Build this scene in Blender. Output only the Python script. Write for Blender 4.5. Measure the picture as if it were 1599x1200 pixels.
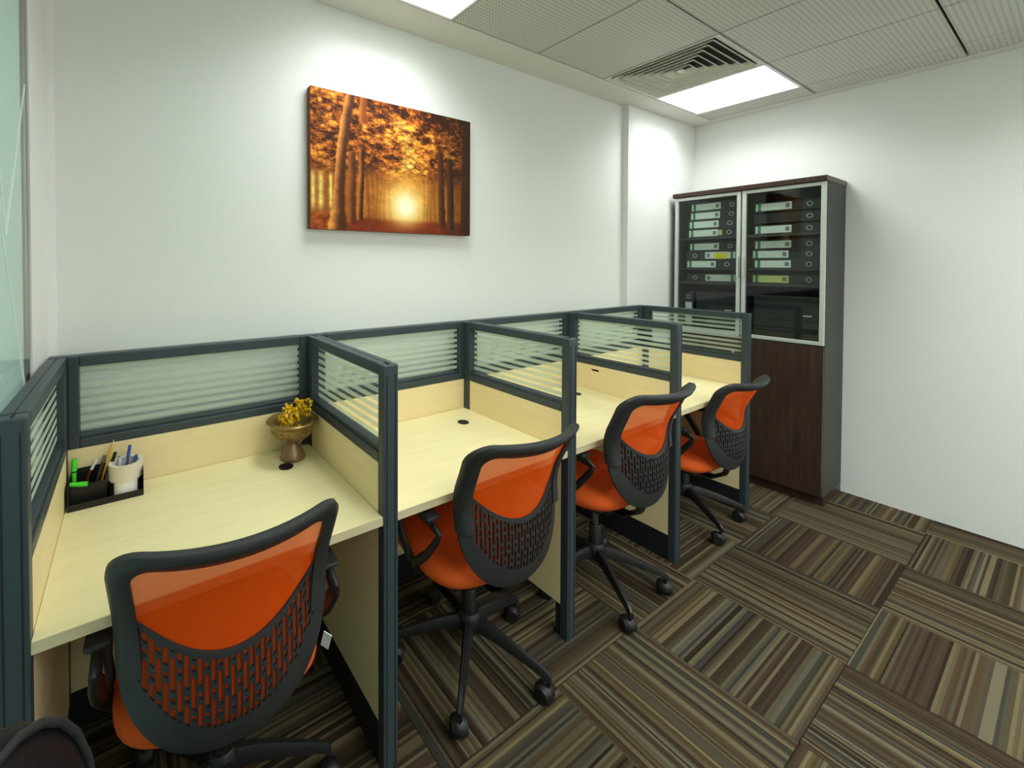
import bpy, bmesh, math, random
import numpy as np
from mathutils import Vector, Matrix

random.seed(7)
R = math.radians
C = bpy.context.scene.collection
S = bpy.context.scene
for o in list(bpy.data.objects):
    bpy.data.objects.remove(o)

# ------------------------------------------------------------------ camera
FPX, PX, PY = 662.4, 600.0, 425.8
cam = bpy.data.cameras.new('camera')
cam.sensor_fit = 'HORIZONTAL'
cam.sensor_width = 36.0
cam.lens = FPX / 1599 * 36
cam.shift_x = (799.5 - PX) / 1599
cam.shift_y = -(600 - PY) / 1599
cam.clip_start = 0.02
co = bpy.data.objects.new('camera', cam)
C.objects.link(co)
co.location = (0.1937, -1.6444, 1.4871)
co.rotation_euler = (1.5537, 0, -0.5419)
S.camera = co

# ------------------------------------------------------------------ world, exposure
wd = bpy.data.worlds.new('world')
S.world = wd
wd.use_nodes = True
wd.node_tree.nodes['Background'].inputs[0].default_value = (0.8, 0.9, 1, 1)
wd.node_tree.nodes['Background'].inputs[1].default_value = 0.3
S.view_settings.view_transform = 'Standard'
S.view_settings.look = 'None'
S.view_settings.gamma = 1
S.view_settings.use_curve_mapping = False
S.view_settings.exposure = 0.5
LED = 2.2          # glow of the diffuser itself
LEDW = 6.0         # watts of the narrow-beam optic of one panel
SPREAD = 140

# ------------------------------------------------------------------ dimensions
W = 0.8424          # pitch of the work bays
T = 0.025           # half thickness of a screen
D = 0.606           # depth of the dividers
H = 1.2             # screen height
ZD = 0.758          # desk height
YW = 0.09           # picture wall
XL, XR = -0.03, 4.2
YF = -3.8
ZC = 2.623          # ceiling
TX0, TS, TY0 = 1.4921, 0.5963, -0.096   # ceiling grid

# ------------------------------------------------------------------ materials
def lin(c):
    return tuple(((x / 255) / 12.92 if x / 255 <= 0.04045 else ((x / 255 + 0.055) / 1.055) ** 2.4) for x in c)

def nt(name):
    m = bpy.data.materials.new(name)
    m.use_nodes = True
    t = m.node_tree
    for n in list(t.nodes):
        t.nodes.remove(n)
    out = t.nodes.new('ShaderNodeOutputMaterial')
    return m, t, out

def N(t, kind, **kw):
    n = t.nodes.new(kind)
    for k, v in kw.items():
        if k in ('ins',):
            for a, b in v.items():
                n.inputs[a].default_value = b
        else:
            setattr(n, k, v)
    return n

def L(t, a, b):
    t.links.new(a, b)

def plain(name, col, rough=0.5, metal=0.0, spec=0.5, bump=0.0, scale=200.0, vary=0.06, trans=0.0, coat=0.0):
    m, t, out = nt(name)
    p = N(t, 'ShaderNodeBsdfPrincipled')
    p.inputs['Roughness'].default_value = rough
    p.inputs['Metallic'].default_value = metal
    p.inputs['Specular IOR Level'].default_value = spec
    p.inputs['Transmission Weight'].default_value = trans
    p.inputs['Coat Weight'].default_value = coat
    tc = N(t, 'ShaderNodeTexCoord')
    nz = N(t, 'ShaderNodeTexNoise', ins={'Scale': scale, 'Detail': 3.0})
    L(t, tc.outputs['Object'], nz.inputs['Vector'])
    mx = N(t, 'ShaderNodeMix', data_type='RGBA')
    c = lin(col)
    mx.inputs[6].default_value = (*[x * (1 - vary) for x in c], 1)
    mx.inputs[7].default_value = (*[min(1, x * (1 + vary)) for x in c], 1)
    L(t, nz.outputs['Fac'], mx.inputs[0])
    L(t, mx.outputs[2], p.inputs['Base Color'])
    if bump > 0:
        b = N(t, 'ShaderNodeBump', ins={'Strength': bump, 'Distance': 0.002})
        L(t, nz.outputs['Fac'], b.inputs['Height'])
        L(t, b.outputs[0], p.inputs['Normal'])
    L(t, p.outputs[0], out.inputs[0])
    return m

def wood(name, c1, c2, rough=0.4, axis=0, scale=1.0):
    m, t, out = nt(name)
    p = N(t, 'ShaderNodeBsdfPrincipled', ins={'Roughness': rough, 'Specular IOR Level': 0.35})
    tc = N(t, 'ShaderNodeTexCoord')
    mp = N(t, 'ShaderNodeMapping')
    sc = [26 * scale] * 3
    sc[axis] = 2.2 * scale
    mp.inputs['Scale'].default_value = sc
    L(t, tc.outputs['Object'], mp.inputs[0])
    nz = N(t, 'ShaderNodeTexNoise', ins={'Scale': 1.6, 'Detail': 6.0, 'Roughness': 0.62, 'Distortion': 0.7})
    L(t, mp.outputs[0], nz.inputs['Vector'])
    r = N(t, 'ShaderNodeValToRGB')
    r.color_ramp.elements[0].position = 0.32
    r.color_ramp.elements[1].position = 0.68
    r.color_ramp.elements[0].color = (*lin(c1), 1)
    r.color_ramp.elements[1].color = (*lin(c2), 1)
    L(t, nz.outputs['Fac'], r.inputs[0])
    L(t, r.outputs[0], p.inputs['Base Color'])
    L(t, p.outputs[0], out.inputs[0])
    return m

def emit(name, col, s):
    m, t, out = nt(name)
    e = N(t, 'ShaderNodeEmission', ins={'Color': (*col, 1), 'Strength': s})
    L(t, e.outputs[0], out.inputs[0])
    return m

def clear_glass(name, tint, gloss=0.08, rough=0.02):
    m, t, out = nt(name)
    a = N(t, 'ShaderNodeBsdfTransparent', ins={'Color': (*tint, 1)})
    g = N(t, 'ShaderNodeBsdfGlossy', ins={'Roughness': rough})
    fr = N(t, 'ShaderNodeFresnel', ins={'IOR': 1.45})
    mu = N(t, 'ShaderNodeMath', operation='MULTIPLY')
    mu.inputs[1].default_value = gloss / 0.04
    mu.use_clamp = True
    L(t, fr.outputs[0], mu.inputs[0])
    ge = N(t, 'ShaderNodeNewGeometry')
    nb = N(t, 'ShaderNodeMath', operation='SUBTRACT'); nb.inputs[0].default_value = 1.0
    L(t, ge.outputs['Backfacing'], nb.inputs[1])
    m2 = N(t, 'ShaderNodeMath', operation='MULTIPLY')
    L(t, mu.outputs[0], m2.inputs[0]); L(t, nb.outputs[0], m2.inputs[1])
    mx = N(t, 'ShaderNodeMixShader')
    L(t, m2.outputs[0], mx.inputs[0])
    L(t, a.outputs[0], mx.inputs[1])
    L(t, g.outputs[0], mx.inputs[2])
    L(t, mx.outputs[0], out.inputs[0])
    return m

def film(name, col, dif=0.62, see=0.18):
    """frosted film: scatters on the front, glows through from behind, lets a little straight through"""
    m, t, out = nt(name)
    df = N(t, 'ShaderNodeBsdfDiffuse', ins={'Color': (*lin(col), 1)})
    tr = N(t, 'ShaderNodeBsdfTranslucent', ins={'Color': (*lin(col), 1)})
    a = N(t, 'ShaderNodeMixShader', ins={0: dif})
    L(t, tr.outputs[0], a.inputs[1]); L(t, df.outputs[0], a.inputs[2])
    tp = N(t, 'ShaderNodeBsdfTransparent', ins={'Color': (0.95, 0.98, 0.96, 1)})
    mx = N(t, 'ShaderNodeMixShader', ins={0: see})
    L(t, a.outputs[0], mx.inputs[1]); L(t, tp.outputs[0], mx.inputs[2])
    L(t, mx.outputs[0], out.inputs[0])
    return m

def carpet(name):
    m, t, out = nt(name)
    p = N(t, 'ShaderNodeBsdfPrincipled', ins={'Roughness': 0.95, 'Specular IOR Level': 0.1})
    tc = N(t, 'ShaderNodeTexCoord')
    oi = N(t, 'ShaderNodeObjectInfo')
    sp = N(t, 'ShaderNodeSeparateXYZ')
    L(t, tc.outputs['Object'], sp.inputs[0])
    # slight waviness of the tufted rows
    wz = N(t, 'ShaderNodeTexNoise', ins={'Scale': 300.0, 'Detail': 1.0})
    L(t, tc.outputs['Object'], wz.inputs['Vector'])
    wa = N(t, 'ShaderNodeMath', operation='MULTIPLY_ADD')
    wa.inputs[1].default_value = 0.0035
    L(t, wz.outputs['Fac'], wa.inputs[0]); L(t, sp.outputs[0], wa.inputs[2])
    def band(freq, seed):
        mu = N(t, 'ShaderNodeMath', operation='MULTIPLY'); mu.inputs[1].default_value = freq
        L(t, wa.outputs[0], mu.inputs[0])
        fl = N(t, 'ShaderNodeMath', operation='FLOOR')
        L(t, mu.outputs[0], fl.inputs[0])
        ra = N(t, 'ShaderNodeMath', operation='MULTIPLY_ADD'); ra.inputs[1].default_value = 137.3; ra.inputs[2].default_value = seed
        L(t, oi.outputs['Random'], ra.inputs[0])
        ad = N(t, 'ShaderNodeMath', operation='ADD')
        L(t, fl.outputs[0], ad.inputs[0]); L(t, ra.outputs[0], ad.inputs[1])
        wn = N(t, 'ShaderNodeTexWhiteNoise', noise_dimensions='1D')
        L(t, ad.outputs[0], wn.inputs['W'])
        return wn
    w1 = band(118.0, 3.0)
    w2 = band(40.0, 11.0)
    rp = N(t, 'ShaderNodeValToRGB')
    rp.color_ramp.interpolation = 'CONSTANT'
    cols = [(0.0, (46, 38, 28)), (0.22, (84, 74, 56)), (0.42, (134, 122, 92)), (0.56, (64, 52, 40)), (0.72, (104, 96, 74)), (0.88, (82, 62, 48))]
    while len(rp.color_ramp.elements) < len(cols):
        rp.color_ramp.elements.new(0.5)
    for e, (pos, c) in zip(rp.color_ramp.elements, cols):
        e.position = pos; e.color = (*lin(c), 1)
    L(t, w1.outputs['Value'], rp.inputs[0])
    rp2 = N(t, 'ShaderNodeValToRGB')
    rp2.color_ramp.interpolation = 'CONSTANT'
    cols = [(0.0, (58, 48, 36)), (0.30, (96, 84, 58)), (0.55, (72, 58, 46)), (0.72, (82, 88, 80)), (0.88, (128, 112, 74))]
    while len(rp2.color_ramp.elements) < len(cols):
        rp2.color_ramp.elements.new(0.5)
    for e, (pos, c) in zip(rp2.color_ramp.elements, cols):
        e.position = pos; e.color = (*lin(c), 1)
    L(t, w2.outputs['Value'], rp2.inputs[0])
    mx = N(t, 'ShaderNodeMix', data_type='RGBA')
    mx.inputs[0].default_value = 0.34
    L(t, rp.outputs[0], mx.inputs[6]); L(t, rp2.outputs[0], mx.inputs[7])
    nz = N(t, 'ShaderNodeTexNoise', ins={'Scale': 420.0, 'Detail': 2.0})
    L(t, tc.outputs['Object'], nz.inputs['Vector'])
    mr = N(t, 'ShaderNodeMapRange', ins={'To Min': 0.42, 'To Max': 0.98})
    L(t, nz.outputs['Fac'], mr.inputs[0])
    ml = N(t, 'ShaderNodeMix', data_type='RGBA', blend_type='MULTIPLY')
    ml.inputs[0].default_value = 1
    L(t, mx.outputs[2], ml.inputs[6]); L(t, mr.outputs[0], ml.inputs[7])
    L(t, ml.outputs[2], p.inputs['Base Color'])
    b = N(t, 'ShaderNodeBump', ins={'Strength': 0.6, 'Distance': 0.003})
    L(t, nz.outputs['Fac'], b.inputs['Height'])
    L(t, b.outputs[0], p.inputs['Normal'])
    L(t, p.outputs[0], out.inputs[0])
    return m

def perforated(name):
    m, t, out = nt(name)
    p = N(t, 'ShaderNodeBsdfPrincipled', ins={'Roughness': 0.55})
    tc = N(t, 'ShaderNodeTexCoord')
    vs = N(t, 'ShaderNodeVectorMath', operation='SCALE'); vs.inputs['Scale'].default_value = 1 / 0.0185
    L(t, tc.outputs['Object'], vs.inputs[0])
    fr = N(t, 'ShaderNodeVectorMath', operation='FRACTION')
    L(t, vs.outputs[0], fr.inputs[0])
    sb = N(t, 'ShaderNodeVectorMath', operation='SUBTRACT'); sb.inputs[1].default_value = (0.5, 0.5, 0)
    L(t, fr.outputs[0], sb.inputs[0])
    mul = N(t, 'ShaderNodeVectorMath', operation='MULTIPLY'); mul.inputs[1].default_value = (1, 1, 0)
    L(t, sb.outputs[0], mul.inputs[0])
    ln = N(t, 'ShaderNodeVectorMath', operation='LENGTH')
    L(t, mul.outputs[0], ln.inputs[0])
    lt = N(t, 'ShaderNodeMath', operation='LESS_THAN'); lt.inputs[1].default_value = 0.24
    L(t, ln.outputs['Value'], lt.inputs[0])
    mx = N(t, 'ShaderNodeMix', data_type='RGBA')
    mx.inputs[6].default_value = (*lin((206, 207, 198)), 1)
    mx.inputs[7].default_value = (*lin((158, 160, 152)), 1)
    L(t, lt.outputs[0], mx.inputs[0])
    L(t, mx.outputs[2], p.inputs['Base Color'])
    L(t, p.outputs[0], out.inputs[0])
    return m

def mesh_fabric(name, col, see=0.25):
    """woven see-through mesh"""
    m, t, out = nt(name)
    p = N(t, 'ShaderNodeBsdfPrincipled', ins={'Roughness': 0.8, 'Specular IOR Level': 0.2, 'Base Color': (*lin(col), 1)})
    tl = N(t, 'ShaderNodeBsdfTranslucent', ins={'Color': (*lin(col), 1)})
    a = N(t, 'ShaderNodeMixShader', ins={0: 0.35})
    L(t, p.outputs[0], a.inputs[1]); L(t, tl.outputs[0], a.inputs[2])
    tp = N(t, 'ShaderNodeBsdfTransparent', ins={'Color': (1.0, 0.86, 0.74, 1)})
    mx = N(t, 'ShaderNodeMixShader', ins={0: see})
    L(t, a.outputs[0], mx.inputs[1]); L(t, tp.outputs[0], mx.inputs[2])
    L(t, mx.outputs[0], out.inputs[0])
    return m

def vcol(name, rough=0.75):
    m, t, out = nt(name)
    p = N(t, 'ShaderNodeBsdfPrincipled', ins={'Roughness': rough, 'Specular IOR Level': 0.25})
    a = N(t, 'ShaderNodeAttribute', attribute_name='print')
    L(t, a.outputs['Color'], p.inputs['Base Color'])
    L(t, p.outputs[0], out.inputs[0])
    return m

M = dict(
    wall=plain('white_paint', (236, 237, 234), 0.6, bump=0.05, scale=60, vary=0.015),
    trimw=plain('white_gloss_trim', (246, 247, 246), 0.35, vary=0.01),
    gyp=plain('gypsum_board', (226, 225, 216), 0.7, vary=0.02, scale=30),
    plenum=plain('dark_plenum', (40, 40, 40), 0.9),
    tile=perforated('perforated_metal_tile'),
    vent=plain('vent_enamel', (222, 222, 210), 0.45, vary=0.02),
    ventdark=plain('vent_duct', (70, 72, 74), 0.8),
    led=emit('led_diffuser', (0.95, 1.0, 0.965), LED),
    alu=plain('anodised_aluminium', (206, 212, 206), 0.4, 0.3, vary=0.03),
    steel=plain('brushed_steel', (150, 145, 135), 0.28, 1.0, vary=0.08, scale=40),
    carpet=carpet('striped_carpet'),
    under=plain('underlay', (35, 30, 26), 0.95),
    slate=plain('slate_powder_coat', (56, 68, 74), 0.42, 0.15, bump=0.03, scale=500, vary=0.05),
    slated=plain('dark_groove', (22, 27, 30), 0.6),
    maple=wood('maple_laminate', (234, 222, 168), (241, 230, 180), 0.45),
    maplep=wood('maple_panel', (238, 218, 166), (244, 226, 178), 0.45),
    mapled=wood('maple_divider_panel', (238, 218, 166), (244, 226, 178), 0.45, axis=1),
    mapleshade=wood('maple_edge_shade', (198, 185, 148), (206, 194, 157), 0.5),  # desk maple darkened to imitate shade on the upright front edge
    clear=clear_glass('clear_glass', (0.955, 0.98, 0.965), 0.04),
    film=film('frosted_band_film', (232, 242, 226), 0.52, 0.28),
    filmfull=film('frosted_sheet_film', (216, 240, 230), 0.5, 0.08),
    cableblack=plain('black_plastic', (16, 16, 17), 0.5),
    chairblack=plain('charcoal_nylon', (42, 44, 45), 0.46, bump=0.05, scale=700, vary=0.08),
    basenylon=plain('black_nylon', (24, 25, 26), 0.42, vary=0.1),
    orangemesh=mesh_fabric('orange_mesh', (232, 84, 6), 0.16),
    orange=plain('orange_upholstery', (222, 88, 14), 0.85, bump=0.25, scale=900, vary=0.1),
    grey=plain('grey_metal', (120, 122, 124), 0.35, 0.8),
    white=plain('white_paper', (236, 236, 230), 0.7, vary=0.02),
    cream=plain('cream_tape', (224, 214, 192), 0.6, vary=0.04, scale=50),
    leather=plain('black_leather', (15, 15, 17), 0.55, spec=0.25, bump=0.35, scale=350, vary=0.12),
    piping=plain('charcoal_piping', (34, 34, 37), 0.6, bump=0.4, scale=160, vary=0.3),
    walnut=wood('dark_walnut', (52, 36, 31), (72, 52, 46), 0.4, axis=2),
    cabin=plain('cabinet_lining', (62, 62, 58), 0.7, vary=0.04),
    tint=clear_glass('tinted_cabinet_glass', (0.9, 0.94, 0.92), 0.05),
    binder=plain('binder_board', (34, 36, 38), 0.55, bump=0.1, scale=300, vary=0.12),
    labelg=plain('label_green', (40, 140, 84), 0.7),
    labely=plain('label_yellow', (226, 214, 40), 0.7),
    labelly=plain('label_pale_yellow', (222, 226, 140), 0.7),
    labelk=plain('label_print', (120, 124, 124), 0.7),
    labelw=plain('label_white', (226, 232, 226), 0.65, vary=0.03, scale=40),
    kraft=plain('kraft_sticker', (200, 182, 128), 0.7),
    brown=plain('brown_box', (92, 62, 40), 0.6),
    bronze=plain('aged_bronze', (150, 124, 74), 0.34, 0.6, bump=0.3, scale=60, vary=0.3),
    bronze2=plain('copper_foot', (142, 114, 84), 0.36, 0.5, bump=0.1, scale=30, vary=0.2),
    amber=plain('amber_crystal', (250, 186, 10), 0.12, 0.0, 0.8, vary=0.3, scale=90, trans=0.12),
    wire=plain('gold_wire', (150, 110, 30), 0.35, 0.8),
    greenhl=plain('highlighter_green', (70, 214, 40), 0.4),
    yellow=plain('pencil_yellow', (226, 172, 40), 0.45),
    penblue=plain('pen_blue', (44, 76, 160), 0.35),
    penclear=plain('pen_clear', (190, 204, 216), 0.2),
    pinkred=plain('pen_red', (150, 40, 44), 0.4),
    woodtip=plain('pencil_wood', (222, 188, 140), 0.7),
    printed=vcol('canvas_print'),
    canvasedge=plain('canvas_edge', (120, 62, 34), 0.8, vary=0.35, scale=30),
    corridor=plain('corridor_paint', (214, 226, 226), 0.7),
    cfloor=plain('corridor_tile', (196, 200, 196), 0.4),
    matte=plain('film_line', (236, 240, 240), 0.6),
)

# ------------------------------------------------------------------ mesh helpers
class MB:
    def __init__(s):
        s.bm = bmesh.new()

    def box(s, x0, x1, y0, y1, z0, z1, bev=0.0):
        vs = [s.bm.verts.new(p) for p in ((x0, y0, z0), (x1, y0, z0), (x1, y1, z0), (x0, y1, z0), (x0, y0, z1), (x1, y0, z1), (x1, y1, z1), (x0, y1, z1))]
        fs = [s.bm.faces.new([vs[i] for i in q]) for q in ((0, 3, 2, 1), (4, 5, 6, 7), (0, 1, 5, 4), (1, 2, 6, 5), (2, 3, 7, 6), (3, 0, 4, 7))]
        if bev > 0:
            es = set(e for f in fs for e in f.edges)
            bmesh.ops.bevel(s.bm, geom=list(es), offset=bev, segments=2, affect='EDGES', profile=0.5)
        return s

    def ring(s, pts):
        return [s.bm.verts.new(p) for p in pts]

    def bridge(s, a, b, closed=True):
        n = len(a)
        for i in range(n if closed else n - 1):
            j = (i + 1) % n
            s.bm.faces.new((a[i], a[j], b[j], b[i]))

    def lathe(s, prof, cx=0, cy=0, seg=28, capb=True, capt=True):
        rs = []
        for r, z in prof:
            rs.append(s.ring([(cx + r * math.cos(2 * math.pi * k / seg), cy + r * math.sin(2 * math.pi * k / seg), z) for k in range(seg)]))
        for a, b in zip(rs, rs[1:]):
            s.bridge(a, b)
        if capb: s.bm.faces.new(rs[0][::-1])
        if capt: s.bm.faces.new(rs[-1])
        return s

    def tube(s, pts, rad, seg=10, closed=False, flat=None):
        """sweep along pts; rad a number or list; flat=(a,b) gives an elliptic section scale"""
        pts = [Vector(p) for p in pts]
        n = len(pts)
        rads = rad if isinstance(rad, (list, tuple)) else [rad] * n
        rings = []
        prev = None
        for i, p in enumerate(pts):
            if closed:
                d = (pts[(i + 1) % n] - pts[i - 1]).normalized()
            else:
                d = (pts[min(i + 1, n - 1)] - pts[max(i - 1, 0)]).normalized()
            if prev is None:
                up = Vector((0, 0, 1)) if abs(d.z) < 0.9 else Vector((1, 0, 0))
                u = d.cross(up).normalized()
            else:
                u = (prev - d * prev.dot(d)).normalized()
            prev = u
            v = d.cross(u).normalized()
            fa, fb = flat if flat else (1, 1)
            rings.append(s.ring([p + u * (math.cos(2 * math.pi * k / seg) * rads[i] * fa) + v * (math.sin(2 * math.pi * k / seg) * rads[i] * fb) for k in range(seg)]))
        for a, b in zip(rings, rings[1:]):
            s.bridge(a, b)
        if closed:
            s.bridge(rings[-1], rings[0])
        else:
            s.bm.faces.new(rings[0][::-1]); s.bm.faces.new(rings[-1])
        return s

    def build(s, name, mat, parent=None, smooth=False, loc=None, rot=None):
        bmesh.ops.recalc_face_normals(s.bm, faces=s.bm.faces[:])
        me = bpy.data.meshes.new(name)
        s.bm.to_mesh(me); s.bm.free()
        me.materials.append(M[mat])
        if smooth:
            for p in me.polygons: p.use_smooth = True
            me.set_sharp_from_angle(angle=R(smooth if smooth > 1 else 40))
        o = bpy.data.objects.new(name, me)
        C.objects.link(o)
        if loc: o.location = loc
        if rot: o.rotation_euler = rot
        if parent: o.parent = parent
        return o

def bx(name, mat, b, parent=None, bev=0.0, smooth=False):
    return MB().box(*b, bev=bev).build(name, mat, parent, smooth)

def quad(name, mat, pts, parent=None):
    b = MB()
    b.bm.faces.new([b.bm.verts.new(p) for p in pts])
    return b.build(name, mat, parent)

def bands(pane, plane, a0, a1, z0, z1, axis):
    """frosted bands on one face of a pane: eight bands, clear gaps between"""
    p = (z1 - z0) / 8.0
    for k in range(8):
        za = z0 + p * k + p * 0.42
        zb = z0 + p * (k + 1)
        if axis == 'y':
            pts = [(plane, a0, za), (plane, a1, za), (plane, a1, zb), (plane, a0, zb)]
        else:
            pts = [(a0, plane, za), (a1, plane, za), (a1, plane, zb), (a0, plane, zb)]
        quad('frosted_band', 'film', pts, pane)

def tag(o, label=None, cat=None, group=None, kind=None):
    if label: o['label'] = label
    if cat: o['category'] = cat
    if group: o['group'] = group
    if kind: o['kind'] = kind
    return o

def empty(name, loc=(0, 0, 0), rz=0.0):
    o = bpy.data.objects.new(name, None)
    o.empty_display_size = 0.1
    C.objects.link(o)
    o.location = loc; o.rotation_euler = (0, 0, rz)
    return o

def copy_tree(o, parent=None):
    c = o.copy()
    C.objects.link(c)
    c.parent = parent
    for ch in [x for x in bpy.data.objects if x.parent == o]:
        copy_tree(ch, c)
    return c

def struct(o):
    o['kind'] = 'structure'
    return o

# ------------------------------------------------------------------ the room
struct(bx('wall_back', 'wall', (XL - 0.1, XR + 0.1, YW, YW + 0.1, 0, ZC + 0.1)))
pil = struct(bx('wall_pier', 'wall', (3.227, XR, 0.047, YW, 0, ZC)))
pil.name = 'trim_2'
pil['label'] = 'shallow white wall pier beside the cabinet'
struct(bx('wall_right', 'wall', (XR, XR + 0.1, YF, YW, 0, ZC + 0.1)))
struct(bx('wall_front', 'wall', (XL - 0.1, XR + 0.1, YF - 0.1, YF, 0, ZC + 0.1)))
struct(bx('wall_left', 'wall', (XL - 0.08, XL, -0.185, YW, 0, ZC + 0.1)))
struct(bx('trim_1', 'trimw', (XL, -0.008, YW - 0.006, YW, 0, ZC)))

# glass partition beside the first desk
win = struct(empty('window_1', (XL, -1.0, 0)))
win['label'] = 'floor to ceiling frosted glass partition with steel edge post'
bx('edge_post', 'steel', (-0.034, -0.004, 1.0 - 0.215, 1.0 - 0.187, 0, ZC), win, 0.003)
gp = bx('glass_pane', 'clear', (-0.012, -0.002, -1.2, 1.0 - 0.216, 0.03, ZC - 0.03), win)
quad('frosted_film', 'filmfull', [(-0.0125, -1.2, 0.03), (-0.0125, 0.784, 0.03), (-0.0125, 0.784, ZC - 0.03), (-0.0125, -1.2, ZC - 0.03)], gp)
bx('floor_channel', 'steel', (-0.045, 0.0, -2.2, 1.0 - 0.216, 0, 0.03), win)
bx('head_channel', 'steel', (-0.045, 0.0, -2.2, 1.0 - 0.216, ZC - 0.03, ZC), win)
gp = bx('glass_pane', 'clear', (-0.012, -0.002, -2.2, -1.205, 0.03, ZC - 0.03), win)
quad('frosted_film', 'filmfull', [(-0.0125, -2.2, 0.03), (-0.0125, -1.205, 0.03), (-0.0125, -1.205, ZC - 0.03), (-0.0125, -2.2, ZC - 0.03)], gp)
# thin diagonal lines etched on the film
for (y0, z0, y1, z1) in ((0.77, 1.95, 0.55, 1.55), (0.55, 1.55, 0.30, 2.3), (0.77, 1.10, 0.52, 1.55), (0.5, 2.3, 0.2, 2.6)):
    MB().tube([(-0.0012, y0, z0), (-0.0012, y1, z1)], 0.0016, 6).build('etched_line', 'matte', win)
# the corridor beyond the glass
struct(bx('wall_corridor', 'corridor', (-1.75, -1.65, YF, 1.6, 0, ZC + 0.1)))
struct(bx('floor_corridor', 'cfloor', (-1.65, XL - 0.08, YF, 1.6, -0.03, 0.0)))
struct(bx('ceiling_corridor', 'gyp', (-1.65, XL - 0.08, YF, 1.6, ZC, ZC + 0.05)))

# floor with carpet tiles
fl = struct(bx('floor', 'under', (XL, XR, YF, YW, -0.05, -0.007)))
CT = 0.5
tile_mesh = {}
def carpet_tile(x0, x1, y0, y1, turn):
    hx, hy = (x1 - x0) / 2 - 0.0006, (y1 - y0) / 2 - 0.0006
    if turn: hx, hy = hy, hx
    key = (round(hx, 4), round(hy, 4))
    if key not in tile_mesh:
        o = MB().box(-hx, hx, -hy, hy, -0.007, 0.0, 0.0012).build('carpet_tile', 'carpet', fl)
        tile_mesh[key] = o.data
    else:
        o = bpy.data.objects.new('carpet_tile', tile_mesh[key]); C.objects.link(o); o.parent = fl
    o.location = ((x0 + x1) / 2, (y0 + y1) / 2, 0)
    o.rotation_euler = (0, 0, R(90) if turn else 0)
cxs = [XL] + [0.47 - 0.5 + 0.5 * k for k in range(1, 10)]
cxs = [XL] + [x for x in (-0.03 + 0.5 * k for k in range(1, 9)) if x < XR - 0.05] + [XR]
cys = [YW] + [y for y in (0.30 - 0.5 * k for k in range(1, 8)) if y > YF + 0.05] + [YF]
for i in range(len(cxs) - 1):
    for j in range(len(cys) - 1):
        # stripes run along X where i + j is odd
        carpet_tile(cxs[i], cxs[i + 1], cys[j + 1], cys[j], (i + j) % 2 == 0)

# ceiling: plaster border, perforated tiles, dark void above the joints
ce = struct(bx('ceiling', 'plenum', (XL, XR, YF, YW, ZC + 0.03, ZC + 0.08)))
bx('plaster_border', 'gyp', (XL, XR, TY0, YW, ZC, ZC + 0.03), ce)
bx('plaster_border', 'gyp', (4.11, XR, YF, TY0 - 0.0, ZC, ZC + 0.03), ce)
gx = [XL] + [TX0 + k * TS for k in range(-2, 5)] + [4.11]
gy = [TY0 - k * TS for k in range(0, 7)] + [YF]
LIGHTS = {(2, 0), (6, 0), (2, 3), (4, 3), (6, 3), (1, 4), (3, 4), (5, 4), (2, 5), (4, 5), (6, 5)}
VENT = (5, 0)
g = 0.0048
tm = {}
cells = {}
for i in range(len(gx) - 1):
    for j in range(len(gy) - 1):
        x0, x1, y1, y0 = gx[i] + g, gx[i + 1] - g, gy[j] - g, gy[j + 1] + g
        cells[(i, j)] = (x0, x1, y0, y1)
        if (i, j) in LIGHTS or (i, j) == VENT or y1 - y0 < 0.02:
            continue
        key = (round(x1 - x0, 3), round(y1 - y0, 3))
        if key not in tm:
            hx, hy = (x1 - x0) / 2, (y1 - y0) / 2
            o = MB().box(-hx, hx, -hy, hy, 0, 0.02, 0.0025).build('ceiling_tile', 'tile', ce)
            tm[key] = o.data
        else:
            o = bpy.data.objects.new('ceiling_tile', tm[key]); C.objects.link(o); o.parent = ce
        o.location = ((x0 + x1) / 2, (y0 + y1) / 2, ZC + 0.002)

def panel_optic(parent, z, size=0.56):
    l = bpy.data.lights.new('panel_optic', 'AREA')
    l.shape = 'SQUARE'; l.size = size; l.energy = LEDW; l.color = (0.95, 1.0, 0.965); l.spread = R(SPREAD)
    o = bpy.data.objects.new('panel_optic', l); C.objects.link(o)
    o.parent = parent; o.location = (0, 0, z)
    return o

def ceiling_light(c, label):
    x0, x1, y0, y1 = c
    r = empty('ceiling_light', ((x0 + x1) / 2, (y0 + y1) / 2, ZC))
    tag(r, label, 'ceiling light', 'square panel lights in the ceiling grid')
    hx, hy = (x1 - x0) / 2, (y1 - y0) / 2
    b = MB()
    f = 0.012
    b.box(-hx, hx, -hy, -hy + f, 0, 0.02); b.box(-hx, hx, hy - f, hy, 0, 0.02)
    b.box(-hx, -hx + f, -hy + f, hy - f, 0, 0.02); b.box(hx - f, hx, -hy + f, hy - f, 0, 0.02)
    b.build('frame', 'trimw', r)
    bx('diffuser', 'led', (-hx + f, hx - f, -hy + f, hy - f, 0.004, 0.018), r)
    panel_optic(r, 0.003)
ceiling_light(cells[(2, 0)], 'bright square panel light above the forest picture, cut by the top of the photo')
ceiling_light(cells[(6, 0)], 'bright square panel light beside the air vent')
for j_, rw, ii in ((3, 'first', (2, 4, 6)), (4, 'second', (1, 3, 5)), (5, 'last', (2, 4, 6))):  # unseen fill panels, added behind the viewer to even out the light
    for i_, nm in zip(ii, ('nearest the glass partition', 'in the middle of its row', 'nearest the cabinet wall')):
        ceiling_light(cells[(i_, j_)], 'added unseen fill panel light in the %s row behind the viewer, %s' % (rw, nm))
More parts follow.
